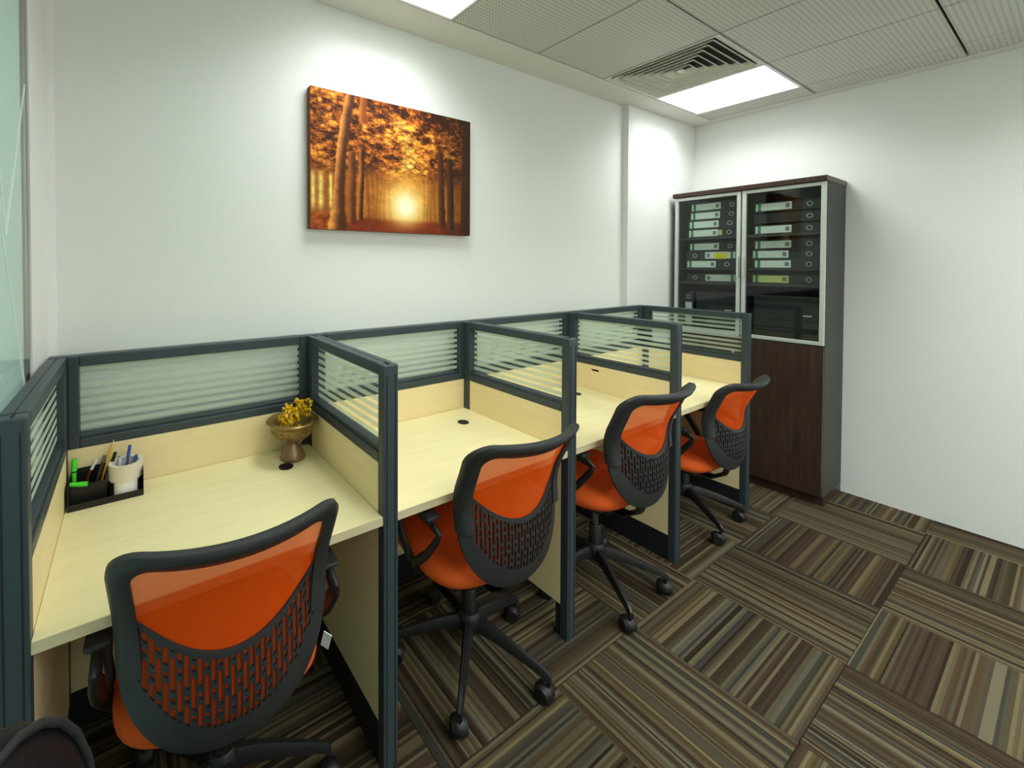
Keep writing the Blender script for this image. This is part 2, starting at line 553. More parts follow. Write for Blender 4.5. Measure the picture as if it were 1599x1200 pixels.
for y_, nm in ((0.0, 'nearer the picture wall'), (-1.8, 'farther from the picture wall')):  # unseen panels added in the corridor to brighten the frosted glass
    cl = empty('ceiling_light', (-0.85, y_, ZC))
    tag(cl, 'added unseen panel light in the corridor, brightening the frosted glass, ' + nm, 'ceiling light', 'square panel lights in the ceiling grid')
    bx('frame', 'trimw', (-0.3, 0.3, -0.3, 0.3, -0.012, -0.002), cl)
    bx('diffuser', 'led', (-0.285, 0.285, -0.285, 0.285, -0.016, -0.012), cl)
    panel_optic(cl, -0.0165)

# air vent
x0, x1, y0, y1 = cells[VENT]
vr = empty('air_vent', ((x0 + x1) / 2, (y0 + y1) / 2, ZC))
tag(vr, 'square four-way air vent with nested louvres in the ceiling', 'vent')
hv = (x1 - x0) / 2
def sq_ring(b, a0, z0, a1, z1):
    p = lambda a, z: [(-a, -a, z), (a, -a, z), (a, a, z), (-a, a, z)]
    r0, r1 = b.ring(p(a0, z0)), b.ring(p(a1, z1))
    b.bridge(r0, r1)
    return r0, r1
b = MB()
ri = b.ring([(-hv, -hv, 0), (hv, -hv, 0), (hv, hv, 0), (-hv, hv, 0)])
a = 0.268
rb = b.ring([(-a, -a, 0.004), (a, -a, 0.004), (a, a, 0.004), (-a, a, 0.004)])
rc = b.ring([(-a, -a, 0.028), (a, -a, 0.028), (a, a, 0.028), (-a, a, 0.028)])
rd = b.ring([(-hv, -hv, 0.028), (hv, -hv, 0.028), (hv, hv, 0.028), (-hv, hv, 0.028)])
b.bridge(ri, rb); b.bridge(rb, rc); b.bridge(rc, rd); b.bridge(rd, ri)
b.build('face_plate', 'vent', vr)
bx('duct', 'ventdark', (-0.265, 0.265, -0.265, 0.265, 0.0245, 0.0275), vr)
for k in range(6):
    a = 0.262 - k * 0.0385
    b = MB()
    t_ = 0.004
    r0, r1 = sq_ring(b, a, 0.0, a - 0.026, 0.0225)
    r2, r3 = sq_ring(b, a - t_, 0.0, a - 0.026 - t_, 0.0225)
    b.bridge(r0, r2); b.bridge(r1, r3)
    q0 = b.ring([(-a - 0.001, -a - 0.001, -0.007), (a + 0.001, -a - 0.001, -0.007), (a + 0.001, a + 0.001, -0.007), (-a - 0.001, a + 0.001, -0.007)])
    b.bridge(r0, q0)
    b.build('louvre', 'vent', vr)
bx('centre_plate', 'vent', (-0.028, 0.028, -0.016, 0.016, 0.001, 0.006), vr)

# ------------------------------------------------------------------ screens
GZ0, GZ1 = 0.945, 1.165
MZ0 = 0.905
KZ = 0.13
def groove_post(name, b, parent, gy=None, mat='slate'):
    o = bx(name, mat, b, parent, 0.0035)
    return o

def divider(i, label, kick=True):
    r = empty('divider_screen', (i * W, 0, 0))
    tag(r, label, 'partition', 'cross dividers between the desks')
    t = T
    # posts
    groove_post('front_post', (-t, t, -D, -D + 0.034, 0, H - 0.002), r)
    # groove strips on the end face of the post
    bx('groove', 'slated', (t - 0.012, t - 0.009, -D - 0.0012, -D + 0.001, 0.0, H - 0.03), r)
    bx('groove', 'slated', (-t + 0.009, -t + 0.012, -D - 0.0012, -D + 0.001, 0.0, H - 0.03), r)
    groove_post('rear_post', (-t, t, -0.045, -0.003, 0, H - 0.002), r)
    yf, yr = -D + 0.034, -0.045
    # rails
    b = MB()
    b.box(-t, t, yf, yr, GZ1, H, 0.004)
    b.build('top_rail', 'slate', r)
    bx('cap_line', 'slated', (-0.0012, 0.0012, -D + 0.01, -0.005, H - 0.004, H + 0.0006), r)
    bx('mid_rail', 'slate', (-t, t, yf, yr, MZ0, GZ0 - 0.01, ), r, 0.003)
    bx('glazing_bead', 'slate', (-t + 0.007, t - 0.007, yf, yr, GZ0 - 0.0105, GZ0 + 0.003), r, 0.002)
    gp = bx('glass_pane', 'clear', (-0.003, 0.003, yf + 0.0005, yr - 0.0005, GZ0 + 0.003, GZ1), r)
    bands(gp, 0.0034, yf + 0.001, yr - 0.001, GZ0 + 0.003, GZ1, 'y')
    bx('upper_panel', 'mapled', (-t + 0.0005, t - 0.0005, yf, yr, 0.7, MZ0), r)
    bx('lower_panel', 'mapled', (-t + 0.0005, t - 0.0005, yf, yr, KZ, 0.7), r)
    if kick:
        bx('kick_plate', 'slated', (-t + 0.002, t - 0.002, yf, yr, 0.0, KZ), r, 0.002)
    else:
        bx('foot_bracket', 'slated', (-t + 0.002, t - 0.002, yf, yf + 0.022, 0.0, KZ), r, 0.002)
    return r
divider(0, 'end divider screen beside the frosted glass partition at the left')
divider(1, 'divider screen right of the desk with the bronze bowl')
divider(2, 'divider screen with an open gap below its panel, second bay')
d3 = divider(3, 'divider screen with a small hook on its panel')
divider(4, 'end divider screen beside the dark filing cabinet')
bpy.data.objects  # keep
# the second divider stands open at the foot
for o in [x for x in bpy.data.objects if x.name.startswith('kick_plate') and x.parent and abs(x.parent.location.x - 2 * W) < 0.01]:
    o.scale = (1, 1, 1)
    bpy.data.objects.remove(o)
d2 = [x for x in bpy.data.objects if x.name.startswith('divider_screen') and abs(x.location.x - 2 * W) < 0.01][0]
bx('foot_bracket', 'slated', (-T + 0.002, T - 0.002, -D + 0.034, -D + 0.056, 0.0, KZ), d2, 0.002)
bx('foot_bracket', 'slated', (-T + 0.002, T - 0.002, -0.067, -0.045, 0.0, KZ), d2, 0.002)
# hook on the panel of the third divider
b = MB()
b.box(-T + 0.0005, -T + 0.004, -0.20, -0.15, 0.872, 0.884, 0.001)
b.box(-T - 0.006, -T + 0.001, -0.160, -0.152, 0.850, 0.880, 0.001)
b.build('hook', 'maplep', d3)

SPL = ['rear screen behind the desk with the bronze bowl', 'rear screen behind the second desk from the glass partition',
       'rear screen behind the third desk from the glass partition', 'rear screen behind the desk nearest the cabinet']
for i in range(4):
    r = empty('rear_screen', (i * W, 0, 0))
    tag(r, SPL[i], 'partition', 'rear screens along the picture wall')
    xa, xb = (T if i == 0 else 0.0), W
    # junction posts
    y0, y1 = 0.0, 0.044
    xs0 = -T if i == 0 else T
    bx('corner_post', 'slate', (-T, T, y0 - 0.002, y1, 0, H - 0.001), r, 0.004)
    if i == 3:
        bx('corner_post', 'slate', (W - T, W + T, y0 - 0.002, y1, 0, H - 0.001), r, 0.004)
    bx('stile', 'slate', (T, T + 0.03, y0, y1, MZ0, H - 0.001), r, 0.003)
    bx('stile', 'slate', (W - T - 0.03, W - T, y0, y1, MZ0, H - 0.001), r, 0.003)
    bx('top_rail', 'slate', (T + 0.03, W - T - 0.03, y0, y1, GZ1, H), r, 0.004)
    bx('mid_rail', 'slate', (T + 0.03, W - T - 0.03, y0, y1, MZ0, GZ0 - 0.01), r, 0.003)
    bx('glazing_bead', 'slate', (T + 0.03, W - T - 0.03, y0 + 0.008, y1 - 0.008, GZ0 - 0.0105, GZ0 + 0.003), r, 0.002)
    gp = bx('glass_pane', 'clear', (T + 0.03, W - T - 0.03, y0 + 0.019, y0 + 0.025, GZ0 + 0.003, GZ1), r)
    bands(gp, y0 + 0.0185, T + 0.031, W - T - 0.031, GZ0 + 0.003, GZ1, 'x')
    bx('upper_panel', 'maplep', (T, W - T, y0 - 0.001, y1 - 0.001, 0.7, MZ0), r)
    bx('lower_panel', 'maplep', (T, W - T, y0 - 0.001, y1 - 0.001, KZ, 0.7), r)
    bx('kick_plate', 'slated', (T, W - T, y0 + 0.002, y1 - 0.002, 0, KZ), r, 0.002)

# ------------------------------------------------------------------ desks
DKL = ['maple desk top with the pen organizer and bronze bowl', 'bare maple desk top, second from the glass partition',
       'bare maple desk top, third from the glass partition', 'bare maple desk top nearest the filing cabinet']
def grommet(x, y, parent):
    b = MB()
    b.lathe([(0.0258, 0.0), (0.0258, 0.003), (0.022, 0.004), (0.020, 0.002), (0.0, 0.002)][:4], x, y, 28, True, True)
    b.build('cable_grommet', 'cableblack', parent, loc=(0, 0, ZD))
for i in range(4):
    r = empty('desk', (i * W, 0, 0))
    tag(r, DKL[i], 'desk', 'desk tops between the dividers')
    x0, x1 = T + 0.0003, W - T - 0.0003
    bx('desk_top', 'maple', (x0, x1, -0.600, -0.0035, ZD - 0.025, ZD), r, 0.001)
    bx('edge_band', 'mapleshade', (x0, x1, -0.6022, -0.5998, ZD - 0.025, ZD - 0.0008), r)
    for xx in (x0, x1 - 0.03):
        bx('support_bracket', 'slated', (xx, xx + 0.03, -0.5, -0.02, ZD - 0.055, ZD - 0.0255), r)
    grommet(0.674, -0.158, r)
# small black cable cover in the rear corner of the first bay
b = MB()
v = [b.bm.verts.new(p) for p in ((W - T, -0.0012, ZD + 0.001), (W - T - 0.035, -0.0012, ZD + 0.001), (W - T, -0.022, ZD + 0.001), (W - T, -0.0012, ZD + 0.04))]
for f in ((0, 2, 1), (0, 1, 3), (1, 2, 3), (2, 0, 3)):
    b.bm.faces.new([v[k] for k in f])
b.build('cable_cover', 'cableblack', [o for o in bpy.data.objects if o.name == 'rear_screen'][0])

# ------------------------------------------------------------------ task chairs
PZ = [0.40, 0.43, 0.50, 0.58, 0.66, 0.74, 0.80, 0.86, 0.91, 0.97]
PYv = [-0.2150, -0.2400, -0.2640, -0.2720, -0.2700, -0.2670, -0.2824, -0.3108, -0.3342, -0.3646]
def prof(z):
    # smooth interpolation
    k = np.interp(z, PZ, range(len(PZ)))
    i = int(min(max(math.floor(k), 0), len(PZ) - 2)); f = k - i
    p0, p1, p2, p3 = PYv[max(i - 1, 0)], PYv[i], PYv[i + 1], PYv[min(i + 2, len(PZ) - 1)]
    return 0.5 * (2 * p1 + (p2 - p0) * f + (2 * p0 - 5 * p1 + 4 * p2 - p3) * f * f + (3 * p1 - p0 - 3 * p2 + p3) * f ** 3)
def back_y(x, z):
    return prof(z) + 0.068 * (x / 0.22) ** 2

def z_mesh(x):          # lower edge of the mesh window
    return 0.681 + 0.095 * (abs(x) / 0.185) ** 2.0
def z_bot(x):           # lower outline of the shell
    q = min(abs(x) / 0.222, 1.0)
    return 0.458 + 0.235 * (1 - math.sqrt(max(0.0, 1 - q ** 2.4)))
def z_slot(x):          # lower end of the slotted field
    return 0.520 + 0.13 * (abs(x) / 0.185) ** 2.3

def frame_loops():
    """outer and inner outline of the upper frame, left foot -> top -> right foot"""
    def rounded(hw0, hw1, zt, zb, rad, sag):
        pts = []
        n = 10
        for k in range(n):               # left side, upward
            f = k / n
            pts.append((-(hw0 + (hw1 - hw0) * f), zb + (zt - rad - zb) * f))
        for k in range(8):               # corner
            a = R(180 - 90 * k / 7)
            pts.append((-hw1 + rad + rad * math.cos(a), zt - rad + rad * math.sin(a)))
        m = 14
        for k in range(1, m):
            f = k / m
            x = (-hw1 + rad) + 2 * (hw1 - rad) * f
            pts.append((x, zt - sag * (1 - (2 * f - 1) ** 2)))
        for x, z in pts[n + 7::-1][:n + 8]:
            pts.append((-x, z))
        return pts
    o = rounded(0.222, 0.235, 0.965, 0.66, 0.062, 0.004)
    i = rounded(0.176, 0.193, 0.922, 0.66, 0.036, 0.006)
    return o, i

def make_chair():
    r = empty('task_chair')
    # --- frame around the mesh window
    o, i = frame_loops()
    b = MB()
    th = 0.013
    rows = []
    for (xo, zo), (xi, zi) in zip(o, i):
        mid = ((xo + xi) / 2, (zo + zi) / 2)
        sec = []
        for (x, z, dy) in ((xo, zo, th * 0.75), (mid[0] * 0.5 + xo * 0.5, mid[1] * 0.5 + zo * 0.5, th * 1.3), (xi, zi, th * 0.6), (xi, zi, -th * 0.6), (mid[0], mid[1], -th * 1.35), (mid[0] * 0.4 + xo * 0.6, mid[1] * 0.4 + zo * 0.6, -th * 1.3), (xo, zo, -th * 0.7)):
            sec.append((x, back_y(x, z) + dy, z))
        rows.append(b.ring(sec))
    for p, q in zip(rows, rows[1:]):
        b.bridge(p, q)
    b.bm.faces.new(rows[0][::-1]); b.bm.faces.new(rows[-1])
    b.build('back_frame', 'chairblack', r, smooth=50)
    # --- see-through mesh
    b = MB()
    nx, nz = 24, 16
    grid = []
    for a in range(nx + 1):
        x = -0.197 + 0.394 * a / nx
        col = []
        for k in range(nz + 1):
            f = k / nz
            zt = 0.936
            zb = z_mesh(x) - 0.012
            z = zb + (zt - zb) * f
            xx = x * (1.0 + 0.045 * (z - 0.8) / 0.1)
            col.append(b.bm.verts.new((xx, back_y(xx, z) + 0.004, z)))
        grid.append(col)
    for a in range(nx):
        for k in range(nz):
            b.bm.faces.new((grid[a][k], grid[a + 1][k], grid[a + 1][k + 1], grid[a][k + 1]))
    b.build('mesh_panel', 'orangemesh', r, smooth=True)
    # --- slotted lumbar shell
    b = MB()
    ncol, nrow = 73, 64
    hw = 0.222
    rng = random.Random(3)
    cv = {}
    ws = [1.35 if (6 <= a < ncol - 6 and a % 2 == 1) else 0.8 for a in range(ncol)]
    colx = [-hw]
    for w_ in ws: colx.append(colx[-1] + w_ * 2 * hw / sum(ws))
    for side in (0, 1):
        for a in range(ncol + 1):
            x = colx[a]
            zb, zt = z_bot(x), z_mesh(min(max(x, -0.2), 0.2))
            zt = max(zt, zb + 0.05)
            for k in range(nrow + 1):
                z = zb + (zt - zb) * k / nrow
                edge = 0.003 if (k in (0, nrow) or a in (0, ncol)) else 0.0035
                y = back_y(x, z) + (edge if side else -edge)
                cv[(side, a, k)] = b.bm.verts.new((x, y, z))
    def is_open(a, k):
        if a < 6 or a >= ncol - 6 or a % 2 == 0:
            return False
        x = (colx[a] + colx[a + 1]) / 2
        zb, zt = z_bot(x), z_mesh(x)
        z = zb + (zt - zb) * (k + 0.5) / nrow
        if z > zt - 0.014 or z < z_slot(x):
            return False
        ph = ((z + (0.048 if (a // 2) % 2 else 0.0)) / 0.104) % 1.0
        # long slot, then a small hole
        return ph < 0.66 or 0.76 < ph < 0.90
    op = {(a, k): is_open(a, k) for a in range(ncol) for k in range(nrow)}
    for a in range(ncol):
        for k in range(nrow):
            if op[(a, k)]:
                continue
            for side in (0, 1):
                b.bm.faces.new([cv[(side, a, k)], cv[(side, a + 1, k)], cv[(side, a + 1, k + 1)], cv[(side, a, k + 1)]])
            for (da, dk, e) in ((-1, 0, ((a, k), (a, k + 1))), (1, 0, ((a + 1, k), (a + 1, k + 1))), (0, -1, ((a, k), (a + 1, k))), (0, 1, ((a, k + 1), (a + 1, k + 1)))):
                n_ = (a + da, k + dk)
                if n_ not in op or op[n_]:
                    b.bm.faces.new([cv[(0, *e[0])], cv[(0, *e[1])], cv[(1, *e[1])], cv[(1, *e[0])]])
    loose = [v for v in b.bm.verts if not v.link_faces]
    bmesh.ops.delete(b.bm, geom=loose, context='VERTS')
    b.build('lumbar_shell', 'chairblack', r, smooth=50)
    # --- orange lining in front of the slots
    b = MB()
    grid = []
    for a in range(21):
        x = -0.195 + 0.39 * a / 20
        zb, zt = z_bot(x) + 0.03, z_mesh(x)
        grid.append([b.bm.verts.new((x, back_y(x, zb + (zt - zb) * k / 10) + 0.0062, zb + (zt - zb) * k / 10)) for k in range(11)])
    for a in range(20):
        for k in range(10):
            b.bm.faces.new((grid[a][k], grid[a + 1][k], grid[a + 1][k + 1], grid[a][k + 1]))
    b.build('lumbar_lining', 'orangemesh', r, smooth=True)
    # --- seat cushion
    b = MB()
    def seat_ring(sx, sy, z, cy=0.03):
        pts = []
        for k in range(40):
            a = 2 * math.pi * k / 40
            c, s_ = math.cos(a), math.sin(a)
            e = 0.58
            x = math.copysign(abs(c) ** e, c) * sx
            y = math.copysign(abs(s_) ** e, s_) * sy + cy
            zz = z - 0.03 * max(0, (y - 0.16) / 0.12) ** 2
            pts.append((x, y, zz))
        return b.ring(pts)
    rings = [seat_ring(*q) for q in ((0.19, 0.17, 0.425), (0.232, 0.210, 0.432), (0.246, 0.226, 0.452), (0.245, 0.225, 0.472), (0.234, 0.213, 0.492), (0.19, 0.18, 0.503), (0.10, 0.10, 0.501), (0.02, 0.02, 0.499))]
    for p, q in zip(rings, rings[1:]): b.bridge(p, q)
    b.bm.faces.new(rings[0][::-1]); b.bm.faces.new(rings[-1])
    b.build('seat', 'orange', r, smooth=60)
    b = MB()
    b.box(-0.17, 0.17, -0.13, 0.19, 0.400, 0.426, 0.008)
    b.build('seat_pan', 'basenylon', r, smooth=40)
    b = MB()
    b.box(-0.075, 0.075, -0.11, 0.11, 0.355, 0.401, 0.012)
    b.build('tilt_mechanism', 'basenylon', r, smooth=40)
    # back bracket from mechanism up into the shell
    b = MB()
    b.tube([(0, -0.05, 0.365), (0, -0.15, 0.37), (0, -0.205, 0.41), (0, -0.225, 0.47), (0, -0.235, 0.52)], 0.022, 8, flat=(1.6, 0.5))
    b.build('back_bracket', 'basenylon', r, smooth=60)
    # --- loop armrests
    for s_ in (-1, 1):
        b = MB()
        X = s_ * 0.262
        pts = [(s_ * 0.235, -0.01, 0.43), (X, -0.03, 0.475), (X, -0.10, 0.545), (X, -0.155, 0.62), (X, -0.165, 0.645), (X, -0.13, 0.66), (X, 0.0, 0.665), (X, 0.11, 0.662), (X, 0.135, 0.645), (X, 0.115, 0.60), (X, 0.05, 0.51), (s_ * 0.25, 0.02, 0.46), (s_ * 0.232, 0.025, 0.43)]
        b.tube(pts, [0.016, 0.019, 0.018, 0.017, 0.017, 0.018, 0.019, 0.018, 0.016, 0.016, 0.018, 0.018, 0.016], 10, flat=(0.62, 1.1))
        arm = b.build('armrest', 'basenylon', r, smooth=60)
        b = MB()
        b.box(X - 0.026, X + 0.026, -0.14, 0.125, 0.672, 0.69, 0.008)
        b.build('arm_pad', 'chairblack', arm, smooth=40)
    # --- gas lift
    b = MB()
    b.lathe([(0.014, 0.19), (0.014, 0.36)], seg=16)
    b.build('piston', 'grey', r, smooth=40)
    b = MB()
    b.lathe([(0.026, 0.13), (0.026, 0.27), (0.022, 0.275)], seg=18)
    b.build('gas_cylinder', 'basenylon', r, smooth=40)
    b = MB()
    b.lathe([(0.036, 0.115), (0.044, 0.13), (0.044, 0.175), (0.034, 0.19)], seg=20)
    b.build('hub', 'basenylon', r, smooth=40)
    return r

def leg_part(ang, parent, swivel):
    """one star-base leg with its caster"""
    b = MB()
    secs = [(0.025, 0.154, 0.021, 0.024), (0.09, 0.148, 0.017, 0.021), (0.18, 0.126, 0.014, 0.017), (0.265, 0.101, 0.011, 0.013), (0.287, 0.091, 0.010, 0.014), (0.298, 0.080, 0.009, 0.012)]
    rings = []
    for d, z, w_, h_ in secs:
        rings.append(b.ring([(d, -w_, z - h_), (d, w_, z - h_), (d, w_ * 0.9, z + h_ * 0.2), (d, w_ * 0.45, z + h_), (d, -w_ * 0.45, z + h_), (d, -w_ * 0.9, z + h_ * 0.2)]))
    for p, q in zip(rings, rings[1:]): b.bridge(p, q)
    b.bm.faces.new(rings[0][::-1]); b.bm.faces.new(rings[-1])
    lg = b.build('leg', 'basenylon', parent, smooth=30, rot=(0, 0, ang))
    b = MB()
    b.lathe([(0.006, 0.048), (0.006, 0.085)], 0, 0, 8)
    # twin wheels with rounded rims, hood between and above them
    for y in (-0.0145, 0.0145):
        prof_ = [(0.010, -0.0115), (0.023, -0.0115), (0.0275, -0.006), (0.0275, 0.006), (0.023, 0.0115), (0.010, 0.0115)]
        rs = [b.ring([(math.cos(2 * math.pi * k / 20) * rr - 0.014, y + yy, math.sin(2 * math.pi * k / 20) * rr + 0.028) for k in range(20)]) for rr, yy in prof_]
        for p, q in zip(rs, rs[1:]): b.bridge(p, q)
        b.bm.faces.new(rs[0][::-1]); b.bm.faces.new(rs[-1])
    arc = [R(-10 + 170 * k / 10) for k in range(11)]
    hs = []
    for yy, rr in ((-0.019, 0.028), (-0.012, 0.033), (0.012, 0.033), (0.019, 0.028)):
        hs.append(b.ring([(math.cos(a_) * rr - 0.014, yy, math.sin(a_) * rr + 0.028) for a_ in arc]))
    for p, q in zip(hs, hs[1:]): b.bridge(p, q, False)
    cs = b.build('caster', 'cableblack', lg, smooth=40, loc=(0.288, 0, 0), rot=(0, 0, swivel))
    return lg

chair0 = make_chair()
spots = [  # x, y, rot, lift, base angle, label
    (0.398, -0.451, R(-3.2), -0.005, -15, 'orange mesh task chair at the desk with the bronze bowl, nearest the viewer'),
    (1.283, -0.456, R(-2.1), 0.0, 6, 'orange mesh task chair second from the viewer, at the desk right of the bronze bowl'),
    (2.061, -0.464, R(-1.8), 0.025, 23, 'orange mesh task chair third from the viewer, before the panel with the small hook'),
    (3.034, -0.411, R(-1.8), -0.084, 22, 'orange mesh task chair set low, farthest from the viewer beside the cabinet'),
]
chairs = []
for k, (x, y, rz, dz, ba, lab) in enumerate(spots):
    c = chair0 if k == 0 else copy_tree(chair0)
    chairs.append(c)
for k, (x, y, rz, dz, ba, lab) in enumerate(spots):
    c = chairs[k]
    c.location = (x, y, 0)
    c.rotation_euler = (0, 0, rz)
    tag(c, lab, 'chair', 'orange task chairs along the desks')
    if dz:
        for ch in [o for o in bpy.data.objects if o.parent == c]:
            if ch.name.split('.')[0] not in ('hub', 'gas_cylinder'):
                ch.location.z = dz
    for q in range(5):
        leg_part(R(ba + 72 * q) - rz, c, random.Random(k * 7 + q).uniform(-2.5, 2.5))
# white tag on the nearest chair
tagp = bx('care_tag', 'white', (-0.0008, 0.0008, -0.011, 0.011, -0.026, 0.026), chairs[0])
tagp.location = (0.222, -0.212, 0.55); tagp.rotation_euler = (R(18), R(-12), R(40))
tagp['label'] = 'small white tag hanging at the chair back'

# ------------------------------------------------------------------ black leather chair at the lower left
bc = empty('leather_chair', (0.295, -1.165, 0), R(-98))
tag(bc, 'black leather chair with piped rounded back, cut by the lower left corner', 'chair')
def lchair(parent):
    b = MB()
    # padded back: outline is a rounded arch, pillow cross-section
    n = 28
    out = []
    for k in range(n):
        a = 2 * math.pi * k / n
        c, s_ = math.cos(a), math.sin(a)
        out.append((math.copysign(abs(c) ** 0.78, c) * 0.21, math.copysign(abs(s_) ** 0.78, s_) * 0.245 + 0.735))
    def ring(sc, dy):
        return b.ring([(x * sc, -0.22 - 0.10 * (z - 0.5) + 0.10 * (x / 0.2) ** 2 * 0.4 + dy, 0.735 + (z - 0.735) * sc) for x, z in out])
    rs = [ring(s_, d) for s_, d in ((0.05, -0.042), (0.5, -0.04), (0.85, -0.034), (0.97, -0.024), (1.0, 0.0), (0.96, 0.02), (0.8, 0.034), (0.4, 0.04), (0.05, 0.04))]
    for p, q in zip(rs, rs[1:]): b.bridge(p, q)
    b.bm.faces.new(rs[0][::-1]); b.bm.faces.new(rs[-1])
    bk = b.build('backrest', 'leather', parent, smooth=60)
    b = MB()
    pts = [(x * 0.985, -0.22 - 0.10 * (z - 0.5) + 0.04 * (x / 0.2) ** 2 - 0.026, 0.735 + (z - 0.735) * 0.985) for x, z in out]
    b.tube(pts, 0.006, 8, closed=True)
    b.build('piping', 'piping', bk, smooth=60)
    b = MB()
    pts = [(x * 0.965, -0.22 - 0.10 * (z - 0.5) + 0.04 * (x / 0.2) ** 2 + 0.024, 0.735 + (z - 0.735) * 0.965) for x, z in out]
    b.tube(pts, 0.0055, 8, closed=True)
    b.build('piping', 'piping', bk, smooth=60)
    b = MB()
    def sring(s_, z): return b.ring([(math.copysign(abs(math.cos(2 * math.pi * k / 28)) ** 0.6, math.cos(2 * math.pi * k / 28)) * 0.23 * s_, math.copysign(abs(math.sin(2 * math.pi * k / 28)) ** 0.6, math.sin(2 * math.pi * k / 28)) * 0.22 * s_ + 0.02, z) for k in range(28)])
    rs = [sring(*q) for q in ((0.9, 0.41), (1.0, 0.43), (1.0, 0.465), (0.92, 0.49), (0.5, 0.497), (0.05, 0.497))]
    for p, q in zip(rs, rs[1:]): b.bridge(p, q)
    b.bm.faces.new(rs[0][::-1]); b.bm.faces.new(rs[-1])
    b.build('seat', 'leather', parent, smooth=60)
    MB().box(-0.1, 0.1, -0.12, 0.1, 0.36, 0.412, 0.01).build('seat_plate', 'basenylon', parent, smooth=40)
    MB().tube([(0, -0.08, 0.38), (0, -0.2, 0.39), (0, -0.245, 0.45), (0, -0.25, 0.56)], 0.022, 8, flat=(1.5, 0.5)).build('back_bracket', 'basenylon', parent, smooth=60)
    MB().lathe([(0.026, 0.12), (0.026, 0.365)], seg=18).build('gas_cylinder', 'basenylon', parent, smooth=40)
    MB().lathe([(0.036, 0.115), (0.044, 0.13), (0.044, 0.175), (0.034, 0.19)], seg=20).build('hub', 'basenylon', parent, smooth=40)
    for q in range(5):
        leg_part(R(20 + 72 * q), parent, q * 1.1)
lchair(bc)

# ------------------------------------------------------------------ filing cabinet
CX0, CX1 = 3.8, 4.195
CY0, CY1 = -0.822, 0.006
CZT = 2.0
cab = empty('filing_cabinet', ((CX0 + CX1) / 2, (CY0 + CY1) / 2, 0))
tag(cab, 'tall dark walnut cabinet with glass upper doors and solid lower doors', 'cabinet')
ox, oy = (CX0 + CX1) / 2, (CY0 + CY1) / 2
def cb(name, mat, b, parent=cab, bev=0.0):
    return bx(name, mat, (b[0] - ox, b[1] - ox, b[2] - oy, b[3] - oy, b[4], b[5]), parent, bev)
cb('top_board', 'walnut', (CX0 - 0.012, CX1, CY0 - 0.004, CY1 + 0.012, CZT, CZT + 0.032), bev=0.002)
fx = CX0 + 0.022
cb('side_board', 'cabin', (fx, CX1, CY1 - 0.02, CY1, 0.06, CZT))
cb('side_board', 'cabin', (fx, CX1, CY0, CY0 + 0.02, 0.06, CZT))
cb('back_board', 'cabin', (CX1 - 0.01, CX1, CY0 + 0.02, CY1 - 0.02, 0.06, CZT))
cb('centre_board', 'cabin', (fx, CX1 - 0.01, -0.418, -0.398, 0.06, CZT))
cb('plinth', 'walnut', (fx + 0.02, CX1, CY0, CY1, 0, 0.06))
SH = [0.985, 1.362, 1.462, 1.692]
for (ya, yb) in ((CY0 + 0.02, -0.418), (-0.398, CY1 - 0.02)):
    for z in SH:
        cb('shelf', 'cabin', (fx + 0.004, CX1 - 0.01, ya, yb, z - 0.014 if z != 1.462 else z - 0.006, z))
for k, (ya, yb) in enumerate(((-0.405, CY1), (CY0, -0.411))):
    d = empty('glass_door', (CX0 - ox, (ya + yb) / 2 - oy, 0)); d.parent = cab
    h = (yb - ya) / 2 - 0.001
    f = 0.022
    z0, z1 = 0.995, CZT - 0.004
    b = MB()
    b.box(0, 0.02, -h, -h + f, z0, z1, 0.002); b.box(0, 0.02, h - f, h, z0, z1, 0.002)
    b.box(0, 0.02, -h + f, h - f, z0, z0 + f, 0.002); b.box(0, 0.02, -h + f, h - f, z1 - f, z1, 0.002)
    b.build('door_frame', 'alu', d)
    bx('pane', 'tint', (0.009, 0.013, -h + f, h - f, z0 + f, z1 - f), d)
    yy = (-h + f * 0.5) if k == 0 else (h - f * 0.5)
    bx('handle', 'alu', (-0.016, 0.0, yy - 0.006, yy + 0.006, 1.40, 1.55), d, 0.003)
for k, (ya, yb) in enumerate(((-0.405, CY1), (CY0, -0.411))):
    d = cb('lower_door', 'walnut', (CX0, CX0 + 0.02, ya + 0.001, yb - 0.001, 0.065, 0.985), bev=0.0015)
    yy = (ya + 0.03 if k == 0 else yb - 0.03)
    bx('handle', 'alu', (CX0 - 0.018 - ox, CX0 - ox, yy - 0.006 - oy, yy + 0.006 - oy, 0.75, 0.90), d, 0.003)

